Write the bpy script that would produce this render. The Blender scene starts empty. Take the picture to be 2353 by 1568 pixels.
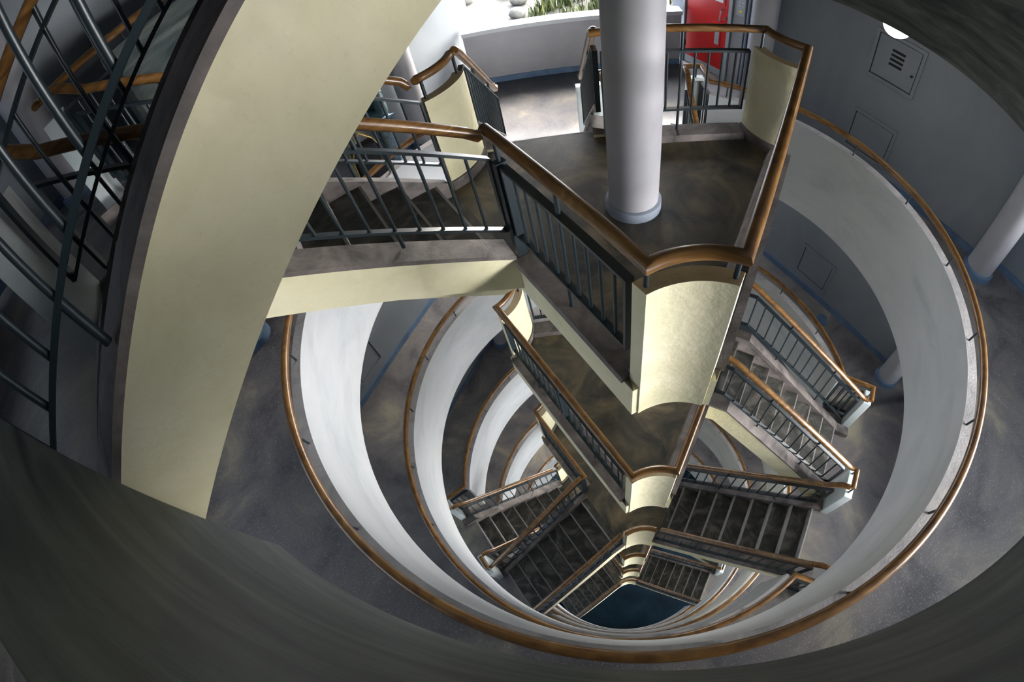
import bpy, math, random
from mathutils import Vector, Matrix
random.seed(7)
sc = bpy.context.scene
COL = sc.collection
R = math.radians

# ------------------------------------------------------------------ camera
IMG_W = 2353.0
cam = bpy.data.cameras.new('camera')
cam_ob = bpy.data.objects.new('camera', cam)
COL.objects.link(cam_ob)
sc.camera = cam_ob
cam.type = 'PANO'
cam.panorama_type = 'FISHEYE_LENS_POLYNOMIAL'        # a wide lens with barrel distortion
cam.sensor_fit = 'HORIZONTAL'
cam.sensor_width = 36.0
cam.sensor_height = 24.0
cam.fisheye_fov = R(230)
cam.fisheye_polynomial_k0 = 0.0
cam.fisheye_polynomial_k1 = -0.0591307100844013
cam.fisheye_polynomial_k2 = -0.0002216148386502162
cam.fisheye_polynomial_k3 = 4.198686954640323e-05
cam.fisheye_polynomial_k4 = -1.2916644706719783e-06
cam.shift_x = -146.8029 / IMG_W
cam.shift_y = 154.2099 / 1568.0
cam.clip_start = 0.02
cam.clip_end = 300
rv = Vector((0.4535568052922059, 0.0622803863536955, -0.10787740678803702))
cam_ob.matrix_world = Matrix.Translation((-0.4808, -2.7824, 1.0407)) @ Matrix.Rotation(rv.length, 4, rv.normalized())

# ------------------------------------------------------------------ daylight, exposure
world = bpy.data.worlds.new('sky')
sc.world = world
world.use_nodes = True
bg = world.node_tree.nodes['Background']
# overcast sky, with a low bright lobe aimed through the right lobby
_n, _l = world.node_tree.nodes, world.node_tree.links
_tc = _n.new('ShaderNodeTexCoord')
_dot = _n.new('ShaderNodeVectorMath'); _dot.operation = 'DOT_PRODUCT'
SKY_AZ, SKY_EL = R(-32), R(2)
_dot.inputs[1].default_value = (math.cos(SKY_AZ) * math.cos(SKY_EL), math.sin(SKY_AZ) * math.cos(SKY_EL), math.sin(SKY_EL))
_l.new(_tc.outputs['Generated'], _dot.inputs[0])
_cr = _n.new('ShaderNodeValToRGB')
_cr.color_ramp.elements[0].position = 0.80; _cr.color_ramp.elements[0].color = (0.034, 0.04, 0.048, 1)
_cr.color_ramp.elements[1].position = 0.98; _cr.color_ramp.elements[1].color = (1, 0.985, 0.97, 1)
_l.new(_dot.outputs['Value'], _cr.inputs[0])
# second bright sky lobe, added high up to light the rear lobby floor
_d2 = _n.new('ShaderNodeVectorMath'); _d2.operation = 'DOT_PRODUCT'
_d2.inputs[1].default_value = (0.0, math.cos(R(40)), math.sin(R(40)))
_l.new(_tc.outputs['Generated'], _d2.inputs[0])
_zr = _n.new('ShaderNodeMapRange'); _zr.interpolation_type = 'SMOOTHSTEP'
_zr.inputs['From Min'].default_value = 0.55; _zr.inputs['From Max'].default_value = 1.0; _zr.inputs['To Max'].default_value = 0.30
_l.new(_d2.outputs['Value'], _zr.inputs['Value'])
_add = _n.new('ShaderNodeMix'); _add.data_type = 'RGBA'; _add.blend_type = 'ADD'; _add.inputs[0].default_value = 1.0
_zc = _n.new('ShaderNodeMix'); _zc.data_type = 'RGBA'; _zc.inputs[6].default_value = (0, 0, 0, 1); _zc.inputs[7].default_value = (0.85, 0.88, 1.0, 1)
_zc.clamp_factor = False
_l.new(_zr.outputs[0], _zc.inputs[0]); _l.new(_cr.outputs[0], _add.inputs[6]); _l.new(_zc.outputs[2], _add.inputs[7])
_d3 = _n.new('ShaderNodeVectorMath'); _d3.operation = 'DOT_PRODUCT'  # third sky lobe, added to light the floors at the rear left
_d3.inputs[1].default_value = (math.cos(R(56)) * math.cos(R(20)), math.sin(R(56)) * math.cos(R(20)), math.sin(R(20)))
_l.new(_tc.outputs['Generated'], _d3.inputs[0])
_r3 = _n.new('ShaderNodeMapRange'); _r3.interpolation_type = 'SMOOTHSTEP'
_r3.inputs['From Min'].default_value = 0.80; _r3.inputs['From Max'].default_value = 0.98; _r3.inputs['To Max'].default_value = 2.5
_l.new(_d3.outputs['Value'], _r3.inputs['Value'])
_c3 = _n.new('ShaderNodeMix'); _c3.data_type = 'RGBA'; _c3.inputs[6].default_value = (0, 0, 0, 1); _c3.inputs[7].default_value = (1.0, 0.93, 0.82, 1)
_l.new(_r3.outputs[0], _c3.inputs[0])
_a3 = _n.new('ShaderNodeMix'); _a3.data_type = 'RGBA'; _a3.blend_type = 'ADD'; _a3.inputs[0].default_value = 1.0
_l.new(_add.outputs[2], _a3.inputs[6]); _l.new(_c3.outputs[2], _a3.inputs[7])
_l.new(_a3.outputs[2], bg.inputs[0])
bg.inputs[1].default_value = 40.0


def portal(x, y, z, rz):
    a = bpy.data.lights.new('sky_portal', 'AREA'); a.shape = 'RECTANGLE'; a.size = 3.5; a.size_y = 1.45
    a.cycles.is_portal = True
    o = bpy.data.objects.new('sky_portal', a); COL.objects.link(o)
    o.location = (x, y, z); o.rotation_euler = (R(90), 0, R(rz))


for _k in range(0, 6):
    for _a in ((90, 210, 330) if _k else (210, 330)):
        portal(5.62 * math.cos(R(_a)), 5.62 * math.sin(R(_a)), -2.7 * _k + 1.70, _a + 90)
sc.view_settings.view_transform = 'Standard'
sc.view_settings.look = 'None'
sc.view_settings.exposure = 0.85
sc.view_settings.gamma = 1.0
sc.view_settings.use_curve_mapping = False
sc.cycles.use_denoising = True
sc.cycles.max_bounces = 10
sc.cycles.diffuse_bounces = 8
sc.cycles.sample_clamp_indirect = 6.0

# ------------------------------------------------------------------ dimensions (metres)
H = 2.7                    # storey height; gallery k is at -H*k, landing k at -1.35-H*k
SLAB = 0.32                # slab depth
RAIL = 0.99                # handrail height
PT = 0.83                  # parapet and panel height
RW_IN, RW_OUT = 2.945, 3.04
NR = 6                     # lowest floor of the well
RISE, GO = 0.16875, 0.26
U0 = 1.10                  # first riser of a flight, measured from the well's centre
UE = U0 + 7 * GO           # gallery edge in an opening
FL = 1.21                  # half length of a landing side


def ringz(k): return -H * k
def hubz(k): return -1.35 - H * k
def pang(k): return 150 - 120 * k          # the landing's special panel


def ar(ang):
    """arm frame: (u along the arm, l to its left, z)"""
    a = R(ang); c, s = math.cos(a), math.sin(a)
    return lambda u, l, z: Vector((u * c - l * s, u * s + l * c, z))


# ------------------------------------------------------------------ materials
def mat(name): 
    m = bpy.data.materials.new(name); m.use_nodes = True
    return m, m.node_tree.nodes, m.node_tree.links, m.node_tree.nodes['Principled BSDF']


def mottled(name, cols, scale=1.5, rough=0.7, bump=0.1, bscale=60, detail=6, stretch=(1, 1, 1), spec=0.3, speck=None, speck_scale=90, distort=0.6):
    m, N, L, B = mat(name)
    tc = N.new('ShaderNodeNewGeometry')
    mp = N.new('ShaderNodeMapping'); mp.inputs['Scale'].default_value = stretch
    L.new(tc.outputs['Position'], mp.inputs[0])
    n = N.new('ShaderNodeTexNoise'); n.inputs['Scale'].default_value = scale; n.inputs['Detail'].default_value = detail
    n.inputs['Roughness'].default_value = 0.62; n.inputs['Distortion'].default_value = distort
    L.new(mp.outputs[0], n.inputs['Vector'])
    cr = N.new('ShaderNodeValToRGB'); e = cr.color_ramp.elements
    lo, hi = 0.32, 0.68
    e[0].position = lo; e[0].color = (*cols[0], 1); e[1].position = hi; e[1].color = (*cols[-1], 1)
    for i, c in enumerate(cols[1:-1]):
        q = e.new(lo + (hi - lo) * (i + 1) / (len(cols) - 1)); q.color = (*c, 1)
    L.new(n.outputs['Fac'], cr.inputs[0])
    out = cr.outputs[0]
    if speck:
        v = N.new('ShaderNodeTexNoise'); v.inputs['Scale'].default_value = speck_scale; v.inputs['Detail'].default_value = 2
        L.new(mp.outputs[0], v.inputs['Vector'])
        r2 = N.new('ShaderNodeValToRGB'); r2.color_ramp.elements[0].position = 0.60; r2.color_ramp.elements[1].position = 0.72
        r2.color_ramp.elements[0].color = (0, 0, 0, 1)
        r2.color_ramp.elements[1].color = (speck[3],) * 3 + (1,)
        L.new(v.outputs['Fac'], r2.inputs[0])
        mx = N.new('ShaderNodeMix'); mx.data_type = 'RGBA'
        L.new(r2.outputs[0], mx.inputs[0]); L.new(out, mx.inputs[6]); mx.inputs[7].default_value = (*speck[:3], 1)
        out = mx.outputs[2]
    L.new(out, B.inputs['Base Color'])
    B.inputs['Roughness'].default_value = rough
    B.inputs['Specular IOR Level'].default_value = spec
    if bump:
        b = N.new('ShaderNodeTexNoise'); b.inputs['Scale'].default_value = bscale; b.inputs['Detail'].default_value = 4
        L.new(mp.outputs[0], b.inputs['Vector'])
        bp = N.new('ShaderNodeBump'); bp.inputs['Strength'].default_value = bump; bp.inputs['Distance'].default_value = 0.01
        L.new(b.outputs['Fac'], bp.inputs['Height']); L.new(bp.outputs[0], B.inputs['Normal'])
    return m


def plain(name, col, rough=0.5, spec=0.4, metal=0.0):
    m, N, L, B = mat(name)
    B.inputs['Base Color'].default_value = (*col, 1); B.inputs['Roughness'].default_value = rough
    B.inputs['Specular IOR Level'].default_value = spec; B.inputs['Metallic'].default_value = metal
    return m


M = {}
M['cream'] = mottled('cream_paint', [(0.56, 0.53, 0.35), (0.635, 0.60, 0.42), (0.675, 0.635, 0.47)], 2.2, 0.75, 0.75, 16, spec=0.25, speck=(0.36, 0.33, 0.2, 0.10), speck_scale=75)
M['tan'] = mottled('tan_paint', [(0.50, 0.40, 0.25), (0.60, 0.50, 0.33)], 6, 0.75, 0.2, 40)
M['parapet'] = mottled('white_paint', [(0.31, 0.335, 0.355), (0.37, 0.39, 0.41), (0.40, 0.415, 0.435)], 1.2, 0.55, 0.06, 30, stretch=(1, 1, 2.5), spec=0.35)
M['cement'] = mottled('parapet_cement', [(0.20, 0.20, 0.21), (0.30, 0.29, 0.30), (0.38, 0.37, 0.37)], 3, 0.85, 0.5, 50)
M['curb'] = mottled('curb_cement', [(0.055, 0.05, 0.05), (0.13, 0.115, 0.11), (0.22, 0.19, 0.18)], 3.5, 0.7, 0.3, 60)
M['floor'] = mottled('gallery_cement', [(0.065, 0.062, 0.066), (0.13, 0.12, 0.122), (0.18, 0.164, 0.15), (0.30, 0.265, 0.20)], 1.3, 0.42, 0.2, 40, spec=0.5, speck=(0.45, 0.45, 0.48, 0.55), speck_scale=85)
M['hubfloor'] = mottled('landing_cement', [(0.022, 0.027, 0.031), (0.085, 0.077, 0.060), (0.20, 0.155, 0.095)], 1.6, 0.42, 0.1, 50, distort=1.2)
M['tread'] = mottled('tread_cement', [(0.022, 0.026, 0.024), (0.058, 0.058, 0.052), (0.16, 0.148, 0.135)], 3.2, 0.5, 0.15, 60, distort=1.5)
M['riser'] = mottled('riser_cement', [(0.26, 0.25, 0.25), (0.42, 0.40, 0.39)], 4, 0.7, 0.2, 60)
M['nosing'] = plain('nosing_cement', (0.30, 0.29, 0.28), 0.6)
M['toppar'] = mottled('grey_green_parapet', [(0.014, 0.022, 0.025), (0.048, 0.062, 0.062), (0.10, 0.115, 0.107)], 1.4, 0.5, 0.08, 30, stretch=(1, 1, 7), spec=0.35)  # darker than the lower parapets' colour, topmost parapet only
M['wall'] = mottled('wall_paint', [(0.15, 0.172, 0.20), (0.20, 0.22, 0.245)], 0.9, 0.7, 0.08, 30, stretch=(1, 1, 0.6))
M['soffit'] = mottled('soffit_paint', [(0.20, 0.21, 0.22), (0.25, 0.26, 0.27)], 1.5, 0.8, 0.05)
M['blue'] = mottled('blue_skirting', [(0.06, 0.10, 0.17), (0.11, 0.17, 0.26)], 3, 0.5, 0.05)
M['column'] = mottled('column_paint', [(0.23, 0.228, 0.25), (0.29, 0.286, 0.305)], 1.5, 0.55, 0.05, 40)
M['collar'] = mottled('collar_paint', [(0.17, 0.20, 0.26), (0.25, 0.28, 0.34)], 4, 0.6, 0.1)
M['steel'] = plain('painted_steel', (0.012, 0.021, 0.027), 0.38, 0.5)
M['white'] = plain('white_enamel', (0.75, 0.77, 0.78), 0.5)
M['pier'] = mottled('pier_paint', [(0.45, 0.52, 0.53), (0.58, 0.63, 0.64)], 3, 0.6, 0.05)
M['red'] = plain('red_door_paint', (0.50, 0.012, 0.012), 0.4, 0.5)
M['chrome'] = plain('steel_metal', (0.55, 0.56, 0.58), 0.3, 0.5, 1.0)
M['greyplate'] = plain('grey_plate', (0.30, 0.33, 0.36), 0.5)
M['dark'] = plain('dark_gap', (0.01, 0.012, 0.014), 0.9)
M['yellow'] = plain('yellow_paint', (0.75, 0.55, 0.03), 0.5)
M['orange'] = plain('orange_pole', (0.25, 0.075, 0.008), 0.5)
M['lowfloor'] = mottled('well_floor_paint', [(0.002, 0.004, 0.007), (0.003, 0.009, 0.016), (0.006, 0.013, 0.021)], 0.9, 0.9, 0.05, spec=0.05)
M['ground'] = mottled('planted_ground', [(0.02, 0.018, 0.012), (0.055, 0.052, 0.044), (0.10, 0.095, 0.085)], 1.2, 0.95, 0.5, 12)
M['leaf'] = mottled('grass_leaf', [(0.008, 0.016, 0.004), (0.03, 0.042, 0.010), (0.08, 0.082, 0.025)], 3, 0.7, 0)
M['rock'] = mottled('pale_rock', [(0.07, 0.068, 0.062), (0.15, 0.145, 0.135)], 3, 0.95, 0.6, 10)
M['jacket'] = mottled('teal_jacket', [(0.008, 0.03, 0.038), (0.02, 0.06, 0.07)], 20, 0.6, 0.4, 40)
M['jeans'] = mottled('blue_denim', [(0.07, 0.12, 0.20), (0.20, 0.28, 0.36)], 20, 0.9, 0.3, 90)
M['skin'] = plain('skin', (0.55, 0.33, 0.22), 0.55)
M['hair'] = plain('black_hair', (0.01, 0.008, 0.008), 0.5)
M['bag'] = plain('black_bag', (0.012, 0.014, 0.018), 0.7)
M['strap'] = plain('yellow_strap', (0.5, 0.36, 0.10), 0.7)
M['shoe'] = plain('dark_shoe', (0.02, 0.03, 0.045), 0.6)


def wood():
    m, N, L, B = mat('varnished_wood')
    tc = N.new('ShaderNodeNewGeometry')
    mp = N.new('ShaderNodeMapping'); mp.inputs['Scale'].default_value = (1.2, 1.2, 6)
    L.new(tc.outputs['Position'], mp.inputs[0])
    n = N.new('ShaderNodeTexNoise'); n.inputs['Scale'].default_value = 2.4; n.inputs['Detail'].default_value = 8; n.inputs['Distortion'].default_value = 2.5
    L.new(mp.outputs[0], n.inputs['Vector'])
    cr = N.new('ShaderNodeValToRGB'); e = cr.color_ramp.elements
    e[0].position = 0.33; e[0].color = (0.07, 0.031, 0.008, 1); e[1].position = 0.68; e[1].color = (0.21, 0.108, 0.031, 1)
    q = e.new(0.5); q.color = (0.14, 0.066, 0.017, 1)
    L.new(n.outputs['Fac'], cr.inputs[0]); L.new(cr.outputs[0], B.inputs['Base Color'])
    B.inputs['Roughness'].default_value = 0.3; B.inputs['Specular IOR Level'].default_value = 0.6
    return m


M['wood'] = wood()


def emit(name, col, s):
    m, N, L, B = mat(name)
    B.inputs['Base Color'].default_value = (*col, 1)
    B.inputs['Emission Color'].default_value = (*col, 1); B.inputs['Emission Strength'].default_value = s
    return m


M['lamp'] = emit('lamp_glow', (1.0, 0.95, 0.82), 6.0)


# ------------------------------------------------------------------ mesh builder
class MB:
    def __init__(self): self.v = []; self.f = []; self.m = []

    def face(self, pts, mi=0):
        i = len(self.v); self.v += [tuple(p) for p in pts]
        self.f.append(tuple(range(i, i + len(pts)))); self.m.append(mi)

    def hexa(self, p, mi=0, mis=None):
        """8 corners: bottom 0-3 counter-clockwise from above, top 4-7"""
        i = len(self.v); self.v += [tuple(q) for q in p]
        fs = [(3, 2, 1, 0), (4, 5, 6, 7), (0, 1, 5, 4), (1, 2, 6, 5), (2, 3, 7, 6), (3, 0, 4, 7)]
        for n, a in enumerate(fs):
            self.f.append(tuple(i + x for x in a)); self.m.append(mis[n] if mis else mi)

    def box(self, fr, u0, u1, l0, l1, z0, z1, mi=0, mis=None):
        self.hexa([fr(u0, l0, z0), fr(u1, l0, z0), fr(u1, l1, z0), fr(u0, l1, z0),
                   fr(u0, l0, z1), fr(u1, l0, z1), fr(u1, l1, z1), fr(u0, l1, z1)], mi, mis)

    def prism(self, poly, z0, z1, mb=0, mt=0, ms=0, fr=None):
        """vertical prism over a counter-clockwise polygon of (x, y)"""
        n = len(poly); i = len(self.v)
        g = fr or (lambda x, y, z: Vector((x, y, z)))
        self.v += [tuple(g(x, y, z0)) for x, y in poly] + [tuple(g(x, y, z1)) for x, y in poly]
        self.f.append(tuple(i + k for k in reversed(range(n)))); self.m.append(mb)
        self.f.append(tuple(i + n + k for k in range(n))); self.m.append(mt)
        for k in range(n):
            q = (k + 1) % n
            self.f.append((i + k, i + q, i + n + q, i + n + k)); self.m.append(ms[k] if isinstance(ms, (list, tuple)) else ms)

    def arc(self, r0, r1, a0, a1, z0, z1, step=2.0, mis=(0, 0, 0, 0, 0), centre=(0, 0), fr=None, rot=0):
        """annular sector: materials bottom, top, inner, outer, ends"""
        n = max(2, int(abs(a1 - a0) / step))
        g = fr or (lambda x, y, z: Vector((x, y, z)))
        i = len(self.v)
        for k in range(n + 1):
            a = R(a0 + (a1 - a0) * k / n); c, s = math.cos(a), math.sin(a)
            for r, z in ((r0, z0), (r1, z0), (r1, z1), (r0, z1)):
                self.v.append(tuple(g(centre[0] + r * c, centre[1] + r * s, z)))
        for k in range(n):
            a, b = i + 4 * k, i + 4 * k + 4
            for (p, q), mi in (((0, 1), mis[0]), ((1, 2), mis[3]), ((2, 3), mis[1]), ((3, 0), mis[2])):
                self.f.append((a + p, a + q, b + q, b + p)); self.m.append(mi)
        if abs(a1 - a0) < 359.9:
            self.f.append((i + 3, i + 2, i + 1, i)); self.m.append(mis[4])
            j = i + 4 * n
            self.f.append((j, j + 1, j + 2, j + 3)); self.m.append(mis[4])

    def tube(self, p0, p1, r, n=8, mi=0, r1=None, caps=True):
        p0, p1 = Vector(p0), Vector(p1); t = (p1 - p0).normalized()
        a = t.cross(Vector((0, 0, 1)));  a = a.normalized() if a.length > 1e-4 else Vector((1, 0, 0))
        b = t.cross(a); r1 = r if r1 is None else r1; i = len(self.v)
        for k in range(n):
            w = 2 * math.pi * k / n; d = a * math.cos(w) + b * math.sin(w)
            self.v.append(tuple(p0 + d * r)); self.v.append(tuple(p1 + d * r1))
        for k in range(n):
            q = (k + 1) % n
            self.f.append((i + 2 * k, i + 2 * q, i + 2 * q + 1, i + 2 * k + 1)); self.m.append(mi)
        if caps:
            self.f.append(tuple(i + 2 * k for k in reversed(range(n)))); self.m.append(mi)
            self.f.append(tuple(i + 2 * k + 1 for k in range(n))); self.m.append(mi)

    def sweep(self, prof, path, mi=0, closed=False):
        """sweep a (side, up) profile along a path with mitred corners, kept upright"""
        P = [Vector(p) for p in path]; n = len(P); m = len(prof); i0 = len(self.v)
        for k in range(n):
            if closed: d0, d1 = (P[k] - P[k - 1]).normalized(), (P[(k + 1) % n] - P[k]).normalized()
            else:
                d0 = (P[k] - P[k - 1]).normalized() if k else (P[1] - P[0]).normalized()
                d1 = (P[k + 1] - P[k]).normalized() if k < n - 1 else d0
            h0, h1 = Vector((d0.x, d0.y, 0)), Vector((d1.x, d1.y, 0))
            h0 = h0.normalized() if h0.length > 1e-3 else (h1.normalized() if h1.length > 1e-3 else Vector((1, 0, 0)))
            h1 = h1.normalized() if h1.length > 1e-3 else h0
            s0, s1 = Vector((h0.y, -h0.x, 0)), Vector((h1.y, -h1.x, 0))
            sd = s0 + s1
            sd = sd.normalized() if sd.length > 1e-3 else s0
            sd = sd / max(0.45, sd.dot(s0))
            t = (d0 + d1).normalized()
            up = sd.normalized().cross(t).normalized()
            up = up / max(0.5, up.dot((s0.cross(d0)).normalized()) )
            for a, b in prof: self.v.append(tuple(P[k] + sd * a + up * b))
        for k in range(n if closed else n - 1):
            a, b = i0 + k * m, i0 + ((k + 1) % n) * m
            for q in range(m):
                w = (q + 1) % m
                self.f.append((a + q, a + w, b + w, b + q)); self.m.append(mi)
        if not closed:
            self.f.append(tuple(i0 + q for q in reversed(range(m)))); self.m.append(mi)
            j = i0 + (n - 1) * m
            self.f.append(tuple(j + q for q in range(m))); self.m.append(mi)

    def revolve(self, prof, n=32, mi=0, c=(0, 0, 0)):
        i = len(self.v); m = len(prof)
        for k in range(n):
            a = 2 * math.pi * k / n
            for r, z in prof: self.v.append((c[0] + r * math.cos(a), c[1] + r * math.sin(a), c[2] + z))
        for k in range(n):
            q = (k + 1) % n
            for j in range(m - 1):
                self.f.append((i + k * m + j, i + q * m + j, i + q * m + j + 1, i + k * m + j + 1)); self.m.append(mi)
        self.f.append(tuple(i + k * m for k in reversed(range(n)))); self.m.append(mi)
        self.f.append(tuple(i + k * m + m - 1 for k in range(n))); self.m.append(mi)

    def mesh(self, name, mats, smooth=None):
        me = bpy.data.meshes.new(name); me.from_pydata(self.v, [], self.f)
        for q in (mats if isinstance(mats, (list, tuple)) else [mats]): me.materials.append(q)
        me.polygons.foreach_set('material_index', self.m)
        import bmesh
        b = bmesh.new(); b.from_mesh(me)
        bmesh.ops.remove_doubles(b, verts=b.verts, dist=1e-5)
        bmesh.ops.recalc_face_normals(b, faces=b.faces)
        b.to_mesh(me); b.free()
        if smooth:
            me.polygons.foreach_set('use_smooth', [True] * len(me.polygons))
            me.set_sharp_from_angle(angle=R(smooth))
        me.update()
        return me


def link(name, me, parent=None, loc=None, rz=None):
    o = bpy.data.objects.new(name, me); COL.objects.link(o)
    if parent is not None: o.parent = parent
    if loc: o.location = loc
    if rz is not None: o.rotation_euler = (0, 0, R(rz))
    return o


def obj(name, mb, mats, parent=None, smooth=None, bevel=0.0):
    o = link(name, mb.mesh(name, mats, smooth), parent)
    if bevel:
        q = o.modifiers.new('bevel', 'BEVEL'); q.width = bevel; q.segments = 2; q.limit_method = 'ANGLE'; q.angle_limit = R(40)
    return o


def tag(o, label, cat, group=None, kind=None):
    if label: o['label'] = label
    if cat: o['category'] = cat
    if group: o['group'] = group
    if kind: o['kind'] = kind
    return o


def empty(name, loc=(0, 0, 0), rz=0.0):
    o = bpy.data.objects.new(name, None); COL.objects.link(o)
    o.location = loc; o.rotation_euler = (0, 0, R(rz)); o.empty_display_size = 0.2
    return o


def structure(name, mb, mats, label=None, smooth=None, cat=None):
    o = obj(name, mb, mats, None, smooth); o['kind'] = 'structure'
    if label: o['label'] = label
    if cat: o['category'] = cat
    return o


ROUND = [(0.036 * math.cos(a), 0.033 * math.sin(a)) for a in [R(x) for x in (-60, -25, 10, 35, 60, 90, 120, 145, 170, 205, 240)]]
FLAT = [(-0.022, -0.009), (0.022, -0.009), (0.022, 0.009), (-0.022, 0.009)]
FLATV = [(-0.010, -0.020), (0.010, -0.020), (0.010, 0.020), (-0.010, 0.020)]

G = ['topmost', 'second', 'third', 'fourth', 'fifth', 'sixth', 'lowest']       # galleries 0..6
LN = {-1: 'overhead', 0: 'big upper', 1: 'second', 2: 'third', 3: 'fourth', 4: 'fifth', 5: 'lowest'}


# ================================================================== STRUCTURE: floors, walls
ARMS = (90, 210, 330)
ROUT = 6.0


def gallery_floor(k):
    """annular slab; in the open arm its edge lies at UE instead of the well's rim"""
    mb = MB(); op = pang(k) + 60
    half = math.degrees(math.asin(1.40 / (RW_IN + 0.05)))
    z0, z1 = ringz(k) - SLAB, ringz(k)
    n = 120
    pin, pout = [], []
    a0 = op + half; a1 = op + 360 - half
    for i in range(n + 1):
        a = a0 + (a1 - a0) * i / n
        pin.append(((RW_IN + 0.05) * math.cos(R(a)), (RW_IN + 0.05) * math.sin(R(a)))); pout.append((ROUT * math.cos(R(a)), ROUT * math.sin(R(a))))
    i = len(mb.v)
    for p, q in zip(pin, pout):
        for (x, y), z in ((p, z0), (q, z0), (q, z1), (p, z1)): mb.v.append((x, y, z))
    for j in range(n):
        a, b = i + 4 * j, i + 4 * j + 4
        for (p, q), mi in (((0, 1), 1), ((1, 2), 1), ((2, 3), 0), ((3, 0), 2)):
            mb.f.append((a + p, a + q, b + q, b + p)); mb.m.append(mi)
    f = ar(op)
    # bay in the opening: from the flights' top edge outwards
    ui = math.sqrt((RW_IN + 0.05) ** 2 - 1.40 ** 2)
    poly = [(ui, -1.40)] + [(ROUT * math.cos(R(x)), ROUT * math.sin(R(x))) for x in [-half + 2 * half * i / 12 for i in range(13)]] + [(ui, 1.40), (UE, 1.40), (UE, -1.40)]
    mb.prism(poly, z0, z1, 1, 0, 2, f)
    ob = structure('floor', mb, [M['floor'], M['soffit'], M['cement']], None, 30)
    ob['label'] = 'grey cement ring floor of the %s gallery' % G[k]
    return ob


for k in range(0, NR): gallery_floor(k)
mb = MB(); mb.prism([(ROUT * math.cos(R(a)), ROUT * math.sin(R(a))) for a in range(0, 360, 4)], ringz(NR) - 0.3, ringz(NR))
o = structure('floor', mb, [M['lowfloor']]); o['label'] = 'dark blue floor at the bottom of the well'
mb = MB(); mb.prism([(ROUT * math.cos(R(a)), ROUT * math.sin(R(a))) for a in range(0, 360, 4)], H - SLAB, H - SLAB + 0.3)
o = structure('ceiling', mb, [M['soffit']]); o['label'] = 'dark ceiling over the topmost gallery'

ZB, ZT = ringz(NR), H - SLAB
WN, WT = 4.165, 1.95
SIDE = {30: 'right', 150: 'left', 270: 'near'}
for wa in (30, 150, 270):
    f = ar(wa)
    mb = MB(); mb.box(f, WN, WN + 0.15, -WT, WT, ZB, ZT)
    o = structure('wall_' + SIDE[wa], mb, M['wall']); o['label'] = 'painted grey wall behind the galleries, %s side' % SIDE[wa]
    # lobby walls: deeper on one end (doors), shallower on the other
    mb = MB()
    ends = ((1, 4.38, 4.2), (-1, 4.38, 4.2))
    for s, n, t in ends:
        lo, hi = sorted((s * WT, s * t))
        mb.box(f, n, n + 0.28, lo, hi, ZB, ZT)
        lo, hi = sorted((s * (WT - 0.12), s * WT))
        mb.box(f, WN + 0.15, n + 0.28, lo, hi, ZB, ZT)
    o = structure('wall_lobby_' + SIDE[wa], mb, M['wall']); o['label'] = 'grey lobby walls beside the columns, %s side' % SIDE[wa]
    mb = MB()
    for k in range(0, NR):
        z = ringz(k)
        mb.box(f, WN - 0.025, WN, -WT, WT, z, z + 0.11)
        for s, n, t in ends:
            lo, hi = sorted((s * (WT + 0.02), s * t)); mb.box(f, n - 0.02, n, lo, hi, z, z + 0.11)
    o = structure('baseboard_' + SIDE[wa], mb, M['blue']); o['label'] = 'blue painted skirting along the foot of the %s walls' % SIDE[wa]

# outer balcony parapets closing the lobbies (arms 90 and 330 are open to the sky, arm 210 is walled)
for k in range(0, NR):
    for a in (ARMS if k else (210, 330)):
        f = ar(a); mb = MB(); z = ringz(k)
        mb.box(f, 5.34, 5.48, -1.72, 1.80, z, z + 0.93, 0)
        mb.box(f, 5.27, 5.56, -1.72, 1.80, z + 0.93, z + 1.0, 1)
        mb.box(f, 5.325, 5.34, -1.72, 1.80, z, z + 0.10, 2)
        o = structure('trim_balcony', mb, [M['column'], M['parapet'], M['blue']])
        o['label'] = 'grey balcony parapet with pale coping, %s gallery, %s lobby' % (G[k], {90: 'rear', 210: 'left', 330: 'right'}[a])
for a, nm, zl in ((90, 'rear', -SLAB), (210, 'end', 1.45), (330, 'right', 1.95)):  # made-up walls added to cut the daylight reaching the topmost gallery
    f = ar(a); mb = MB(); mb.box(f, 5.6, 5.8, -2.6, 2.6, zl, ZT)
    o = structure('wall_' + nm, mb, M['wall']); o['label'] = ('added end wall shutting daylight from the %s lobby of the topmost gallery' % nm) if zl < 0 else 'added light-blocking wall over the opening of the %s lobby, topmost gallery' % {'end': 'left'}.get(nm, nm)

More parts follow.
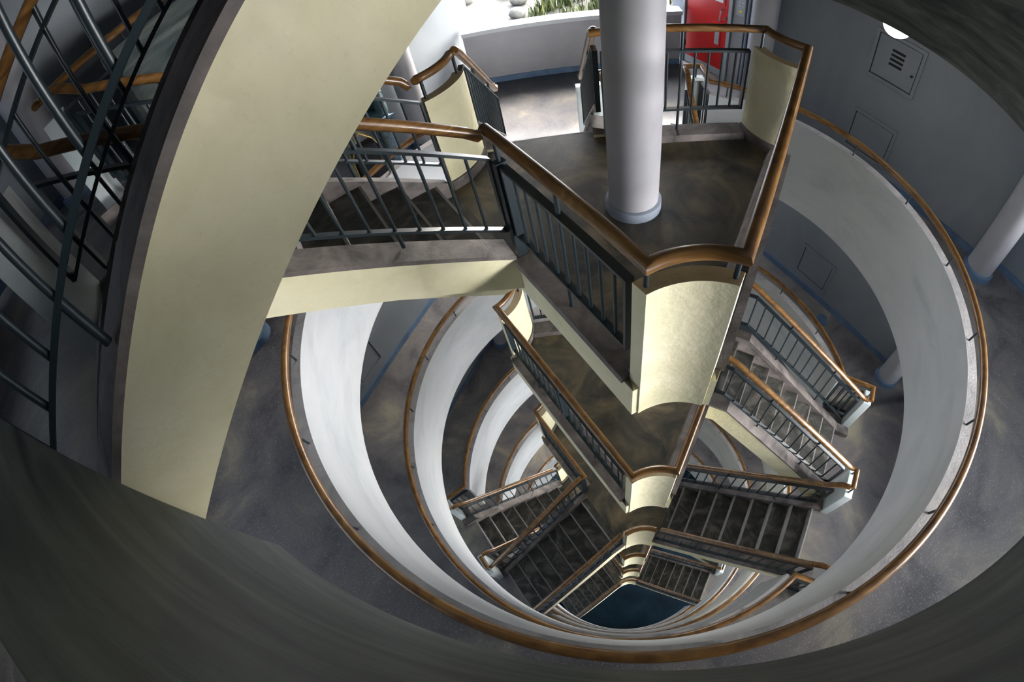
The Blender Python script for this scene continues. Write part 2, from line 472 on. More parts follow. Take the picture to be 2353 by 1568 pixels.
# ================================================================== COLUMNS
mb = MB(); mb.revolve([(0.182, 0), (0.182, H - 0.33)], 48)
o = obj('column', mb, M['column'], None, 40); o.location = (0, 0, hubz(0) + 0.001)
tag(o, 'thick grey column standing in the middle of the big upper landing', 'column')
mb = MB(); mb.revolve([(0.205, 0), (0.205, 0.075), (0.185, 0.085)], 48); obj('collar', mb, M['collar'], o, 40)
for k, a, s, lab in ((1, 330, 1, 'grey column with blue collar by the right wall of the second gallery'),
                     (2, 330, 1, 'grey column with blue collar by the right wall of the third gallery'),
                     (1, 210, -1, 'grey column with blue collar half behind the cream stringer, second gallery'),
                     (2, 210, -1, 'grey column peeping past the white parapet on the left of the third gallery'),
                     (3, 90, 1, 'short stretch of pale column by the curved panel, fourth gallery'),
                     (1, 90, 1, 'shaded grey column left of the rear lobby on the second gallery'),
                     (1, 90, -1, 'shaded grey column between red door and right wall, second gallery'),
                     (0, 330, 1, 'grey column at the right wall of the topmost gallery'),
                     (0, 210, -1, 'dark column behind the balusters of the topmost gallery')):
    p = ar(a)(3.68, 2.42 * s, 0)
    if (k, a, s) == (1, 210, -1): p = Vector((-4.33, 0.48, 0))
    mb = MB(); z = ringz(k); mb.revolve([(0.18, 0), (0.18, H - SLAB)], 40)
    o = obj('column', mb, M['column'], None, 40); o.location = (p.x, p.y, z)
    tag(o, lab, 'column', 'columns round the galleries')
    mb = MB(); mb.revolve([(0.21, 0), (0.21, 0.10), (0.185, 0.115)], 40); obj('collar', mb, M['blue'], o, 40)

# ================================================================== LANDINGS (hubs)
PN_C, PR_OUT, PR_IN = 1.930, 0.445, 0.535      # concave panel: centre distance, front and back radius
PA_OUT, PA_IN = 27.4, 28.2                       # half angles of front and back face


def panel_arc(ang, r, half, n=14):
    f = ar(ang)
    return [f(PN_C - r * math.cos(R(a)), -r * math.sin(R(a)) * -1, 0) for a in [(-half + 2 * half * i / n) for i in range(n + 1)]]


def hub_outline(uu, r, half):
    """counter-clockwise outline of the landing: three concave panels and three long sides at distance uu"""
    pts = []
    for p in (0, 120, 240):
        arc = panel_arc(p, r, half)
        l_end = FL
        pts.append(ar(p - 60)(uu, l_end, 0))
        pts += arc
        pts.append(ar(p + 60)(uu, -l_end, 0))
    return [(q.x, q.y) for q in pts]


def proto_landing():
    P = {}
    mb = MB(); mb.prism(hub_outline(0.985, PR_OUT + 0.01, PA_OUT), -0.325, -0.012); P['slab'] = (mb.mesh('slab', M['cream']), 0)
    mb = MB(); mb.prism(hub_outline(0.98, PR_IN, PA_IN), -0.012, 0.0); P['floor_finish'] = (mb.mesh('floor_finish', M['hubfloor']), 0)
    P['curb'] = []
    for a, l0, l1 in ((60, -0.028, 1.13), (180, -1.13, 1.13), (300, -1.13, 0.028)):
        mb = MB(); f = ar(a)
        mb.hexa([f(0.80, l0, 0), f(1.005, l0, -0.012), f(1.005, l1, -0.012), f(0.80, l1, 0),
                 f(0.82, l0, 0.055), f(1.005, l0, 0.055), f(1.005, l1, 0.055), f(0.82, l1, 0.055)])
        P['curb'].append(mb.mesh('curb', M['curb']))
    P['panel'] = []
    for a in (0, 120, 240):
        front, back = panel_arc(a, PR_OUT, PA_OUT), panel_arc(a, PR_IN, PA_IN)
        mb = MB()
        # body from below the slab to the top, tan cap
        poly = [(q.x, q.y) for q in front] + [(q.x, q.y) for q in reversed(back)]
        n = len(front)
        ms = [0] * (n - 1) + [0] + [0] * (n - 1) + [0]
        mb.prism(poly, -0.33, PT, 0, 1, ms)
        P['panel'].append(mb.mesh('curved_panel', [M['cream'], M['tan']], 30))
    P['skirt'] = []
    for a in (0, 120, 240):
        b0, b1 = panel_arc(a, PR_IN, PA_IN), panel_arc(a, PR_IN + 0.018, PA_IN)
        mb = MB(); mb.prism([(q.x, q.y) for q in b0] + [(q.x, q.y) for q in reversed(b1)], 0, 0.09)
        P['skirt'].append(mb.mesh('skirting', M['curb'], 30))
    # handrails
    RR = 0.5085
    def rail_arc(p, flip=False):
        a = [Vector((q.x, q.y, RAIL)) for q in panel_arc(p, 0.46, 26.0, 12)]
        return a
    path = [ar(60)(0.93, -0.17, RAIL)]
    path += rail_arc(120)
    path += rail_arc(240)
    path += [ar(300)(0.93, 0.17, RAIL)]
    mb = MB(); mb.sweep(ROUND, path); P['rail_long'] = mb.mesh('handrail', M['wood'], 50)
    mb = MB(); mb.sweep(ROUND, [ar(300)(0.953, 1.19, RAIL)] + rail_arc(0) + [ar(60)(0.953, -1.19, RAIL)]); P['rail_short'] = mb.mesh('handrail', M['wood'], 50)
    # railing panels on the closed sides
    P['frames'] = []; P['bal'] = []; P['posts'] = []
    mbb = MB(); mbb.tube((0, 0, 0.26), (0, 0, 0.79), 0.0105, 8); P['baluster'] = mbb.mesh('baluster', M['steel'], 50)
    for a, l0, l1 in ((60, -0.02, 1.10), (180, -1.10, -0.03), (180, 0.03, 1.10), (300, -1.10, 0.02)):
        f = ar(a); mb = MB()
        mb.box(f, 0.905, 0.955, l0, l1, 0.785, 0.805)
        mb.box(f, 0.908, 0.952, l0, l1, 0.25, 0.268)
        mb.box(f, 0.905, 0.955, l0, l0 + 0.018, 0.25, 0.80)
        mb.box(f, 0.905, 0.955, l1 - 0.018, l1, 0.25, 0.80)
        P['frames'].append(mb.mesh('railing_panel', M['steel']))
        n = 9
        P['bal'].append([f(0.93, l0 + (l1 - l0) * (i + 1) / (n + 1), 0) for i in range(n)])
        mid = l0 + (l1 - l0) * 0.5
        for za, zb_ in ((0.80, RAIL - 0.02), (0.056, 0.26)):
            mp = MB(); mp.tube(f(0.93, mid, za), f(0.93, mid, zb_), 0.013, 8)
            P['posts'].append(mp.mesh('post', M['steel'], 50))
    # corner posts of the flight openings and over the panels
    for a, l in ((60, -0.065), (300, 0.065)):
        f = ar(a); mp = MB()
        mp.box(f, 0.895, 0.965, l - 0.028, l + 0.028, 0.056, 0.815)
        P['posts'].append(mp.mesh('post', M['steel'], 50)); mp = MB()
        mp.tube(f(0.93, l, 0.81), f(0.93, l, RAIL - 0.02), 0.014, 8)
        P['posts'].append(mp.mesh('post', M['steel'], 50))
    for a in (0, 120, 240):
        arc = panel_arc(a, 0.487, 24.0, 2)
        for q in (arc[0], arc[2]):
            mp = MB(); mp.tube((q.x, q.y, PT + 0.001), (q.x, q.y, RAIL - 0.02), 0.013, 8)
            P['posts'].append(mp.mesh('post', M['steel'], 50))
    return P


HP = proto_landing()
LANDING_LABEL = {
    -1: 'concrete landing overhead that the nearest cream stringer climbs to',
    0: 'big upper stair landing with the round column standing on it',
    1: 'second landing down, dark floor seen below the big upper landing',
    2: 'third landing down, between the left and right flights with dark treads',
    3: 'fourth landing down, little of it seen under the third landing',
    4: 'fifth landing down, small cream panel near the bottom of the well',
    5: 'lowest landing, its small cream panel just above the dark blue floor'}
for k in range(-1, NR):
    z, a = hubz(k), pang(k)
    t = empty('stair_landing', (0, 0, z), a)
    tag(t, LANDING_LABEL[k], 'landing', 'landings in the middle of the well')
    link('slab', HP['slab'][0], t)
    link('floor_finish', HP['floor_finish'][0], t)
    for c in HP['curb']: link('curb', c, t)
    for p, s in zip(HP['panel'], HP['skirt']):
        q = link('curved_panel', p, t); link('skirting', s, q)
    b = empty('landing_railing', (0, 0, z), a)
    tag(b, 'dark steel railing with wooden handrail round the %s' % {-1: 'landing overhead', 0: 'big upper landing', 1: 'second landing down',
        2: 'third landing down', 3: 'fourth landing down', 4: 'fifth landing down', 5: 'lowest landing'}[k], 'railing', 'railings round the landings')
    link('handrail', HP['rail_long'], b); link('handrail', HP['rail_short'], b)
    for fm, bl in zip(HP['frames'], HP['bal']):
        q = link('railing_panel', fm, b)
        for v in bl: link('baluster', HP['baluster'], q, v)
    for p in HP['posts']: link('post', p, b)


# ================================================================== FLIGHTS
# local frame: arm along +u; "up" flight (from the landing to the gallery above) on l<0, "down" flight on l>0
def nose(u, up):
    """height of the nosing line above the flight's lower floor, climbing with u (up) or against it (down)"""
    if up: return RISE + (u - U0) * RISE / GO
    return RISE + (UE - u) * RISE / GO


UK = 3.16                   # the kerbs run past the gallery edge


def proto_flight(up):
    """steps of one flight, z measured from the landing's floor; built on l in (0.19, 1.06) then mirrored for the up flight"""
    s = -1 if up else 1
    f0 = ar(0)
    def f(u, l, z): return f0(u, s * l, z)
    P = {}
    LI, LO = 0.185, 1.065
    mb = MB()
    # treads and risers
    for j in range(8):
        if up:
            u0, u1 = U0 + GO * j, U0 + GO * (j + 1)
            zt = RISE * (j + 1)
            if j < 7:
                mb.face([f(u0, LI, zt), f(u1 + 0.002, LI, zt), f(u1 + 0.002, LO, zt), f(u0, LO, zt)], 0)
            mb.face([f(u0, LI, zt + 0.0005), f(u0 + 0.020, LI, zt + 0.0005), f(u0 + 0.020, LO, zt + 0.0005), f(u0, LO, zt + 0.0005)], 2)
            mb.face([f(u0 + 0.002, LI, zt - RISE), f(u0, LI, zt), f(u0, LO, zt), f(u0 + 0.002, LO, zt - RISE)], 1)
        else:
            u0, u1 = U0 + GO * j, U0 + GO * (j + 1)
            zt = -RISE * j
            mb.face([f(u0 - 0.014, LI, zt + 0.0005), f(u0, LI, zt + 0.0005), f(u0, LO, zt + 0.0005), f(u0 - 0.014, LO, zt + 0.0005)], 2)
            mb.face([f(u0, LI, zt), f(u0 - 0.002, LI, zt - RISE), f(u0 - 0.002, LO, zt - RISE), f(u0, LO, zt)], 1)
            if j < 7:
                mb.face([f(u0 - 0.002, LI, zt - RISE), f(u1, LI, zt - RISE), f(u1, LO, zt - RISE), f(u0 - 0.002, LO, zt - RISE)], 0)
    # piece of floor between landing and first riser
    mb.face([f(0.981, LI, 0.0), f(U0, LI, 0.0), f(U0, LO, 0.0), f(0.981, LO, 0.0)], 0)
    # sloping soffit slab
    sl = RISE / GO * (1 if up else -1)
    if up:
        top0, bot0 = -0.02, -0.33
        pts = [(0.987, -0.012), (U0 + 0.045, -0.012), (UE - 0.003, RISE * 7 - 0.03), (UE - 0.003, RISE * 8 - SLAB - 0.01), (UE - 0.05, RISE * 7 - 0.20), (U0 + 0.02, -0.325), (0.987, -0.325)]
    else:
        pts = [(0.987, -0.012), (U0 - 0.055, -0.012), (U0 - 0.055, -RISE - 0.02), (UE - 0.003, -RISE * 8 - 0.03), (UE - 0.003, -RISE * 8 - 0.20), (UE - 0.25, -RISE * 8 - 0.12), (U0 + 0.05, -0.325), (0.987, -0.325)]
    n = len(pts)
    A_ = [f(u, LI - 0.05, z) for u, z in pts]; B_ = [f(u, LO + 0.05, z) for u, z in pts]
    i = len(mb.v); mb.v += [tuple(q) for q in A_ + B_]
    mb.f.append(tuple(i + q for q in range(n))); mb.m.append(3)
    mb.f.append(tuple(i + n + q for q in reversed(range(n)))); mb.m.append(3)
    for q in range(n):
        w = (q + 1) % n; mb.f.append((i + q, i + w, i + n + w, i + n + q)); mb.m.append(3)
    P['steps'] = mb.mesh('steps', [M['tread'], M['riser'], M['nosing'], M['cream']])

    # kerbs with cream faces: inner (l 0.03..0.19) and outer (1.06..1.22)
    zr = (RISE * 8) if up else (-RISE * 8)
    def ktop(u):
        if up: z = nose(u, True); return min(max(z + 0.0, 0.06), zr + 0.06)
        z = -(RISE * 8) + nose(u, False); return min(max(z, zr + 0.06), 0.06)
    ub = [0.985] + [U0 - 0.13 if up else U0 + 0.23]
    if up:
        us = [0.985, 0.932 + 0.06, UE - 0.03, UK]
        prof_t = [(0.987, 0.085), (2.70 + 0.05, ktop(2.75)), (UE - 0.03, zr + 0.06), (UK, zr + 0.06)]
        prof_b = [(0.987, -0.26), (1.0, -0.25), (2.72, ktop(2.72) - 0.34), (UE - 0.003, ktop(UE) - 0.36), (UE - 0.002, zr + 0.001), (UK, zr + 0.001)]
    else:
        prof_t = [(0.987, 0.06), (1.22, 0.06), (UE + 0.04, zr + 0.085), (UK, zr + 0.06)]
        prof_b = [(0.987, -0.325), (1.10, -0.30), (UE - 0.06, zr + 0.11 - 0.35), (UE - 0.003, zr - 0.2), (UE - 0.002, zr + 0.001), (UK, zr + 0.001)]
    P['curbs'] = []
    prof_t0, prof_b0 = prof_t, prof_b
    for l0, l1, lf in ((0.03, 0.19, 0.03), (1.06, 1.22, 1.22)):
        mb = MB()
        ue_ = 3.035 if l0 < 0.5 else UK
        prof_t = prof_t0[:-1] + [(ue_, prof_t0[-1][1])]; prof_b = prof_b0[:-1] + [(ue_, prof_b0[-1][1])]
        # cream stringer body
        pts = [(u, z - 0.035) for u, z in prof_t] + list(reversed(prof_b))
        n = len(pts); A_ = [f(u, l0 + 0.008, z) for u, z in pts]; B_ = [f(u, l1 - 0.008, z) for u, z in pts]
        i = len(mb.v); mb.v += [tuple(q) for q in A_ + B_]
        inner = l0 < 0.5
        mb.f.append(tuple(i + q for q in range(n))); mb.m.append(0 if inner else 1)
        mb.f.append(tuple(i + n + q for q in reversed(range(n)))); mb.m.append(1 if inner else 0)
        for q in range(n):
            w = (q + 1) % n; mb.f.append((i + q, i + w, i + n + w, i + n + q)); mb.m.append(0)
        # grey cap
        pts = [(u, z) for u, z in prof_t] + [(u, z - 0.035) for u, z in reversed(prof_t)]
        n = len(pts); h = n // 2; da, db = (0.0, 0.045) if l0 < 0.5 else (0.045, 0.0)
        A_ = [f(u, l0, z + (da if i_ < h else 0)) for i_, (u, z) in enumerate(pts)]; B_ = [f(u, l1, z + (db if i_ < h else 0)) for i_, (u, z) in enumerate(pts)]
        i = len(mb.v); mb.v += [tuple(q) for q in A_ + B_]
        mb.f.append(tuple(i + q for q in range(n))); mb.m.append(1)
        mb.f.append(tuple(i + n + q for q in reversed(range(n)))); mb.m.append(1)
        for q in range(n):
            w = (q + 1) % n; mb.f.append((i + q, i + w, i + n + w, i + n + q)); mb.m.append(1)
        P['curbs'].append(mb.mesh('stringer', [M['cream'], M['curb']]))
    # railings: inner at l=0.13, outer at l=1.18
    P['rails'] = []
    def zn(u):   # nosing line from the landing's floor
        return nose(u, True) if up else -(RISE * 8) + nose(u, False)
    for l in (0.13, 1.18):
        d = {}
        ur = 3.038 if l < 0.5 else 3.058
        us_ = 0.975 if l < 0.5 else 1.002
        if up:
            path = [(us_, RAIL), (us_ + 0.02, RAIL - 0.003), (1.06, zn(1.06) + 0.90), (UE - 0.12, zn(UE - 0.12) + 0.91), (UE + 0.02, zr + RAIL - 0.01), (ur, zr + RAIL)]
        else:
            path = [(us_, RAIL), (us_ + 0.02, RAIL - 0.003), (1.12, RAIL - 0.06), (UE, zr + RAIL + 0.05), (UE + 0.07, zr + RAIL), (ur, zr + RAIL)]
        mb = MB(); mb.sweep(ROUND, [f(u, l, z) for u, z in path]); d['handrail'] = mb.mesh('handrail', M['wood'], 50)
        # steel panel
        mb = MB()
        if up: ua, ub_ = 0.965, UE + 0.0
        else: ua, ub_ = 1.0, UE + 0.02
        def zt(u): return (max(0.80, zn(u) + 0.735) if up else min(0.80, zn(u) + 0.735))
        def zb(u): return (zn(u) + 0.165 if up else min(0.25, zn(u) + 0.17))
        if up:
            zt = lambda u: zn(u) + 0.735
            top = [(ua, zt(ua)), (ub_, zt(ub_))]; bot = [(ua, zb(ua)), (ub_, zb(ub_))]
        else:
            uc = 1.12
            top = [(ua, 0.80), (uc, 0.80), (ub_, zt(ub_))]; bot = [(ua, 0.25), (uc, 0.25), (ub_, zb(ub_))]
        mb.sweep(FLAT, [f(u, l, z) for u, z in top]); mb.sweep(FLAT, [f(u, l, z) for u, z in bot])
        for u, e in ((ua, 0.0), (ub_, 0.0)):
            def interp(pts, u):
                for (a, b), (c, dd) in zip(pts, pts[1:]):
                    if a - 1e-6 <= u <= c + 1e-6: return b + (dd - b) * (u - a) / max(c - a, 1e-6)
                return pts[-1][1]
            mb.box(f, u - 0.009, u + 0.009, l - 0.022, l + 0.022, interp(bot, u), interp(top, u))
        d['panel'] = mb.mesh('railing_panel', M['steel'])
        d['bal'] = []; d['posts'] = []
        n = 15
        for i in range(1, n):
            u = ua + (ub_ - ua) * i / n
            d['bal'].append((f(u, l, 0), interp(bot, u), interp(top, u)))
        mbb = MB(); mbb.tube((0, 0, 0), (0, 0, 0.555 if up else 0.553), 0.0105, 8); d['balm'] = mbb.mesh('baluster', M['steel'], 50)
        for u in (ua + (ub_ - ua) * 5 / n, ua + (ub_ - ua) * 11 / n):
            zc = interp(top, u); zl = interp(bot, u)
            hz = None
            for (a, b), (c, dd) in zip(path, path[1:]):
                if a <= u <= c: hz = b + (dd - b) * (u - a) / (c - a)
            mp = MB(); mp.tube(f(u, l, zc), f(u, l, hz - 0.02), 0.013, 8)
            kz = None
            for (a, b), (c, dd) in zip(prof_t, prof_t[1:]):
                if a <= u <= c: kz = b + (dd - b) * (u - a) / (c - a)
            d['posts'].append(mp.mesh('post', M['steel'], 50)); mp = MB()
            mp.tube(f(u, l, kz + (0.044 if l < 0.5 else 0.028)), f(u, l, zl), 0.013, 8)
            d['posts'].append(mp.mesh('post', M['steel'], 50))
        P['rails'].append(d)
    return P


FP = {True: proto_flight(True), False: proto_flight(False)}


def flight(k, up):
    z = hubz(k); a = pang(k) + (60 if up else -60)
    P = FP[up]
    if k == -1: nm = 'flight whose huge cream stringer sweeps past on the near left'
    else:
        side = {90: 'rear', 210: 'left', 330: 'right', -30: 'right', 450: 'rear'}[a % 360 if a % 360 in (90, 210, 330) else a]
        nm = '%s flight %s from the %s landing to the %s gallery' % (side, 'up' if up else 'down', {0: 'big upper', 1: 'second', 2: 'third', 3: 'fourth', 4: 'fifth', 5: 'lowest'}[k],
             G[k] if up else G[k + 1])
    t = empty('stair_flight', (0, 0, z), a)
    tag(t, ('concrete ' + nm), 'stairs', 'stair flights')
    link('steps', P['steps'], t)
    for c in P['curbs']: link('stringer', c, t)
    for i, d in enumerate(P['rails']):
        b = empty('flight_railing', (0, 0, z), a)
        which = 'inner' if i == 0 else 'outer'
        if k == -1: lb = 'dark steel railing on the %s edge of the near left flight' % ('stringer' if i else 'far')
        else: lb = '%s railing of the %s' % (which, nm)
        tag(b, lb, 'railing', 'stair railings')
        link('handrail', d['handrail'], b)
        q = link('railing_panel', d['panel'], b)
        if k <= 2:
            for v, z0, z1 in d['bal']: link('baluster', d['balm'], q, (v.x, v.y, z0))
        else:
            mb = MB()
            for v, z0, z1 in d['bal']: mb.tube((v.x, v.y, z0), (v.x, v.y, z1), 0.0105, 5)
            bo = link('baluster', mb.mesh('baluster', M['steel']), q); bo['kind'] = 'stuff'
        for p in d['posts']: link('post', p, b)


flight(-1, False)
for k in range(0, NR):
    flight(k, True); flight(k, False)

# ================================================================== GALLERY PARAPETS
BR_OFF = {0: 3.0, 1: -3.0, 2: 13.8, 3: 5.0, 4: -3.0, 5: 13.8}
for k in range(0, NR):
    z, a = ringz(k), pang(k) + 60
    f = ar(0)
    t = empty('gallery_parapet', (0, 0, z), a)
    tag(t, {0: 'dark parapet of the topmost gallery curving across the bottom corner and upper right',
            1: 'widest white curved parapet with wooden handrail, second gallery down',
            2: 'white curved parapet of the third gallery inside the widest ring',
            3: 'curved parapet of the fourth gallery, third ring from outside',
            4: 'curved parapet of the fifth gallery, fourth ring from outside',
            5: 'small innermost curved parapet of the sixth gallery'}[k], 'parapet', 'curved gallery parapets')
    h0 = math.degrees(math.asin(1.375 / RW_IN))
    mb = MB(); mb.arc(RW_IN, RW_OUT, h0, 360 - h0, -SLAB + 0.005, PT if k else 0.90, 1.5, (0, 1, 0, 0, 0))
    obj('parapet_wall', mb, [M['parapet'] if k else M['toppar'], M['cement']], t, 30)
    # handrail with its returns in the opening
    rr = 2.998
    hh = math.degrees(math.asin(1.40 / rr))
    arcp = [(rr * math.cos(R(x)), rr * math.sin(R(x)), RAIL) for x in [hh + (360 - 2 * hh) * i / 180 for i in range(181)]]
    path = [f(3.10, 1.18, RAIL), f(3.10, 1.40, RAIL)] + arcp + [f(3.10, -1.40, RAIL), f(3.10, -1.18, RAIL)]
    mb = MB(); mb.sweep(ROUND, path); obj('handrail', mb, M['wood'], t, 50)
    mb = MB(); mb.sweep(ROUND, [f(3.08, 0.13, RAIL), f(3.08, -0.13, RAIL)]); obj('handrail', mb, M['wood'], t, 50)
    x = (BR_OFF[k] - a) % 16.2
    bm_ = MB()
    bm_.tube((RW_IN + 0.04, 0, PT - 0.01), (RW_IN + 0.045, 0, PT + 0.07), 0.0095, 8); bm_.tube((RW_IN + 0.045, 0, PT + 0.07), (2.998, 0, RAIL - 0.02), 0.0095, 8)
    bme = bm_.mesh('rail_bracket', M['steel'], 50)
    while x < 360:
        if hh + 1 < x < 360 - hh - 1: link('rail_bracket', bme, t, None, x)
        x += 16.2
    # end piers and short railing panels beside the opening
    for s in (1, -1):
        mb = MB(); lo, hi = sorted((s * 1.225, s * 1.445)); mb.box(f, 3.05, 3.165, lo, hi, 0, PT); obj('end_pier', mb, M['pier'], t, None, 0.006)
        mb = MB(); l = s * 1.40
        u0, u1 = 2.66, 3.03
        for z0, z1 in ((0.785, 0.805), (0.16, 0.178)): mb.box(f, u0, u1, l - 0.022, l + 0.022, z0, z1)
        for u in (u0, u1): mb.box(f, u - 0.009, u + 0.009, l - 0.022, l + 0.022, 0.16, 0.80)
        q = obj('railing_panel', mb, M['steel'], t)
        for i in range(1, 4):
            mb = MB(); u = u0 + (u1 - u0) * i / 4; mb.tube(f(u, l, 0.17), f(u, l, 0.79), 0.0105, 8); obj('baluster', mb, M['steel'], q, 50)
    mb = MB(); mb.box(f, 3.04, 3.15, -0.20, 0.20, 0, PT); obj('middle_pier', mb, M['pier'], t, None, 0.006)
    for s in (1, -1):
        for u, l in ((3.085, 0.13), (3.10, 1.34)):
            mb = MB(); mb.tube(f(u, s * l, PT - 0.01), f(u, s * l, RAIL - 0.02), 0.011, 8); obj('rail_post', mb, M['steel'], t, 50)


# ================================================================== FITTINGS ON THE WALLS
def hatch(wa, t0, t1, z0, z1, lab, louver=False):
    f = ar(wa); n = WN; w = 0.045
    t = empty('wall_hatch', tuple(f(n, (t0 + t1) / 2, z0)), 0)
    inv = Vector(t.location)
    def g(u, l, z): return f(u, l, z) - inv
    tag(t, lab, 'hatch', 'wall hatches')
    mb = MB()
    for a, b, c, d in ((t0, t1, z0, z0 + w), (t0, t1, z1 - w, z1), (t0, t0 + w, z0 + w, z1 - w), (t1 - w, t1, z0 + w, z1 - w)):
        mb.box(g, n - 0.022, n + 0.01, a, b, c, d)
    obj('frame', mb, M['wall'], t, None, 0.003)
    mb = MB(); mb.box(g, n - 0.010, n + 0.004, t0 + w + 0.012, t1 - w - 0.012, z0 + w + 0.012, z1 - w - 0.012)
    d = obj('door_leaf', mb, M['wall'], t, None, 0.003)
    mb = MB(); mb.box(g, n - 0.004, n + 0.002, t0 + w, t1 - w, z0 + w, z1 - w); obj('gap', mb, M['dark'], t)
    if louver:
        for i in range(4):
            z = z0 + 0.27 + 0.062 * i
            mb = MB(); mb.box(g, n - 0.0125, n - 0.008, t1 - 0.44, t1 - 0.26, z, z + 0.034); obj('louver_slot', mb, M['dark'], d)
        mb = MB(); mb.tube(g(n - 0.03, t0 + 0.10, z0 + 0.28), g(n - 0.008, t0 + 0.10, z0 + 0.28), 0.016, 12); obj('knob', mb, M['dark'], d, 40)


hatch(30, -0.21, 0.48, -2.7 + 1.30, -2.7 + 1.97, 'grey louvred hatch high on the dark right wall under the lamp', True)
hatch(30, -0.21, 0.48, -2.7 + 0.19, -2.7 + 0.80, 'plain grey hatch low on the right wall behind the widest handrail')
hatch(30, -0.22, 0.47, -5.4 + 0.24, -5.4 + 0.89, 'plain grey hatch just above the blue skirting, third gallery')
hatch(150, 0.51, 1.14, -5.4 + 0.27, -5.4 + 0.84, 'grey hatch on the left wall half hidden by the white parapet')

# bulkhead lamp under the topmost gallery
az, rad = R(27.4), 3.19
t = empty('ceiling_lamp', (rad * math.cos(az), rad * math.sin(az), -SLAB))
tag(t, 'glowing round lamp under the dark slab at upper right', 'lamp')
mb = MB(); mb.revolve([(0.15 * math.cos(R(a)), -0.012 - 0.14 * math.sin(R(a))) for a in (0, 15, 30, 45, 60, 75, 88)], 32); obj('glass_dome', mb, M['lamp'], t, 40)
mb = MB(); mb.revolve([(0.17, -0.014), (0.17, -0.001)], 32); obj('lamp_base', mb, M['white'], t, 40)

# blue paint patch
p = Vector((3.63, 1.50, -5.4)); mb = MB()
mb.prism([(0.10 * math.cos(R(a)) * (1 + 0.12 * math.sin(3 * R(a))), 0.13 * math.sin(R(a))) for a in range(0, 360, 15)], 0, 0.012)
o = obj('blue_patch', mb, M['blue']); o.location = p; tag(o, 'small round blue patch on the floor beside the blue skirting, third gallery', 'floor patch')

# ------------------------------------------------------------------ red door and the steel plate beside it (wall at 30 degrees)
f = ar(30); DN = 4.38
o = empty('fire_door', tuple(f(DN, 3.375, -2.7))); base = Vector(o.location)
def g(u, l, z): return f(DN - u, l, z - 2.7) - base
o['kind'] = 'thing'; tag(o, 'red fire door with steel kick plate in the rear lobby', 'door')
mb = MB(); mb.box(g, 0.0, 0.045, 2.93, 3.82, 0.01, 2.02); leaf = obj('door_leaf', mb, M['red'], o, None, 0.003)
mb = MB(); mb.box(g, 0.045, 0.050, 2.935, 3.815, 0.012, 0.14); obj('kick_plate', mb, M['greyplate'], o)
mb = MB()
mb.sweep([(0.009 * math.cos(R(a)), 0.009 * math.sin(R(a))) for a in range(0, 360, 45)], [g(0.045, 3.06, 0.98), g(0.105, 3.06, 1.0), g(0.105, 3.05, 1.18), g(0.045, 3.05, 1.20)])
obj('pull_handle', mb, M['chrome'], o, 50)
mb = MB(); mb.tube(g(0.045, 2.985, 1.06), g(0.07, 2.985, 1.06), 0.022, 16); obj('lock', mb, M['chrome'], o, 40)
mb = MB(); mb.box(g, 0.045, 0.085, 3.03, 3.25, 0.915, 0.94); obj('ledge', mb, M['red'], o)
mb = MB(); mb.box(g, 0.046, 0.053, 3.06, 3.20, 0.53, 0.87); q = obj('window_bead', mb, M['red'], o)
mb = MB(); mb.box(g, 0.0535, 0.055, 3.085, 3.175, 0.56, 0.84); obj('pane', mb, M['greyplate'], q)
mb = MB(); mb.box(g, 0.046, 0.053, 3.02, 3.26, 1.26, 1.75); q = obj('window_bead', mb, M['red'], o)
mb = MB(); mb.box(g, 0.0535, 0.055, 3.06, 3.22, 1.30, 1.71); obj('pane', mb, M['white'], q)
for z in (0.3, 1.15, 1.8):
    mb = MB(); mb.tube(g(0.05, 3.825, z), g(0.05, 3.825, z + 0.1), 0.011, 10); obj('hinge', mb, M['dark'], o, 40)
t = empty('door_frame', tuple(base)); tag(t, 'grey steel jambs either side of the red door', 'door frame')
for a, b in ((2.86, 2.925), (3.845, 3.90)):
    mb = MB(); mb.box(g, 0.0, 0.075, a, b, 0, 2.1); obj('jamb', mb, M['greyplate'], t, None, 0.003)
t = empty('service_panel', tuple(base)); tag(t, 'grey steel service panel with a dark sign right of the red door', 'panel')
mb = MB(); mb.box(g, 0.0, 0.05, 2.62, 2.84, 0.0, 2.2); obj('plate', mb, M['column'], t, None, 0.003)
mb = MB(); mb.box(g, 0.05, 0.056, 2.63, 2.79, 1.20, 1.75); sg = obj('sign', mb, M['greyplate'], t)
mb = MB(); mb.tube(g(0.056, 2.71, 1.27), g(0.0575, 2.71, 1.27), 0.026, 16); obj('symbol', mb, M['yellow'], sg)
for i in range(6):
    for l in (2.675, 2.735):
        z = 1.36 + 0.055 * i
        mb = MB()
        mb.sweep([(-0.003, -0.004), (0.003, -0.004), (0.003, 0.004), (-0.003, 0.004)], [g(0.0575, l + 0.018, z), g(0.0575, l + 0.006, z + 0.010), g(0.0575, l - 0.006, z), g(0.0575, l - 0.018, z + 0.010)])
        obj('lettering', mb, M['white'], sg)
for i, l in enumerate((2.50, 2.57)):
    mb = MB(); mb.tube(f(DN - 0.035, l, -2.7), f(DN - 0.035, l, -SLAB), 0.022, 12)
    tag(obj('pipe', mb, M['collar'], None, 40), ('thin grey pipe running up the wall nearest the service panel' if i else 'thin grey pipe running up the wall beside the shaded column'), 'pipe')

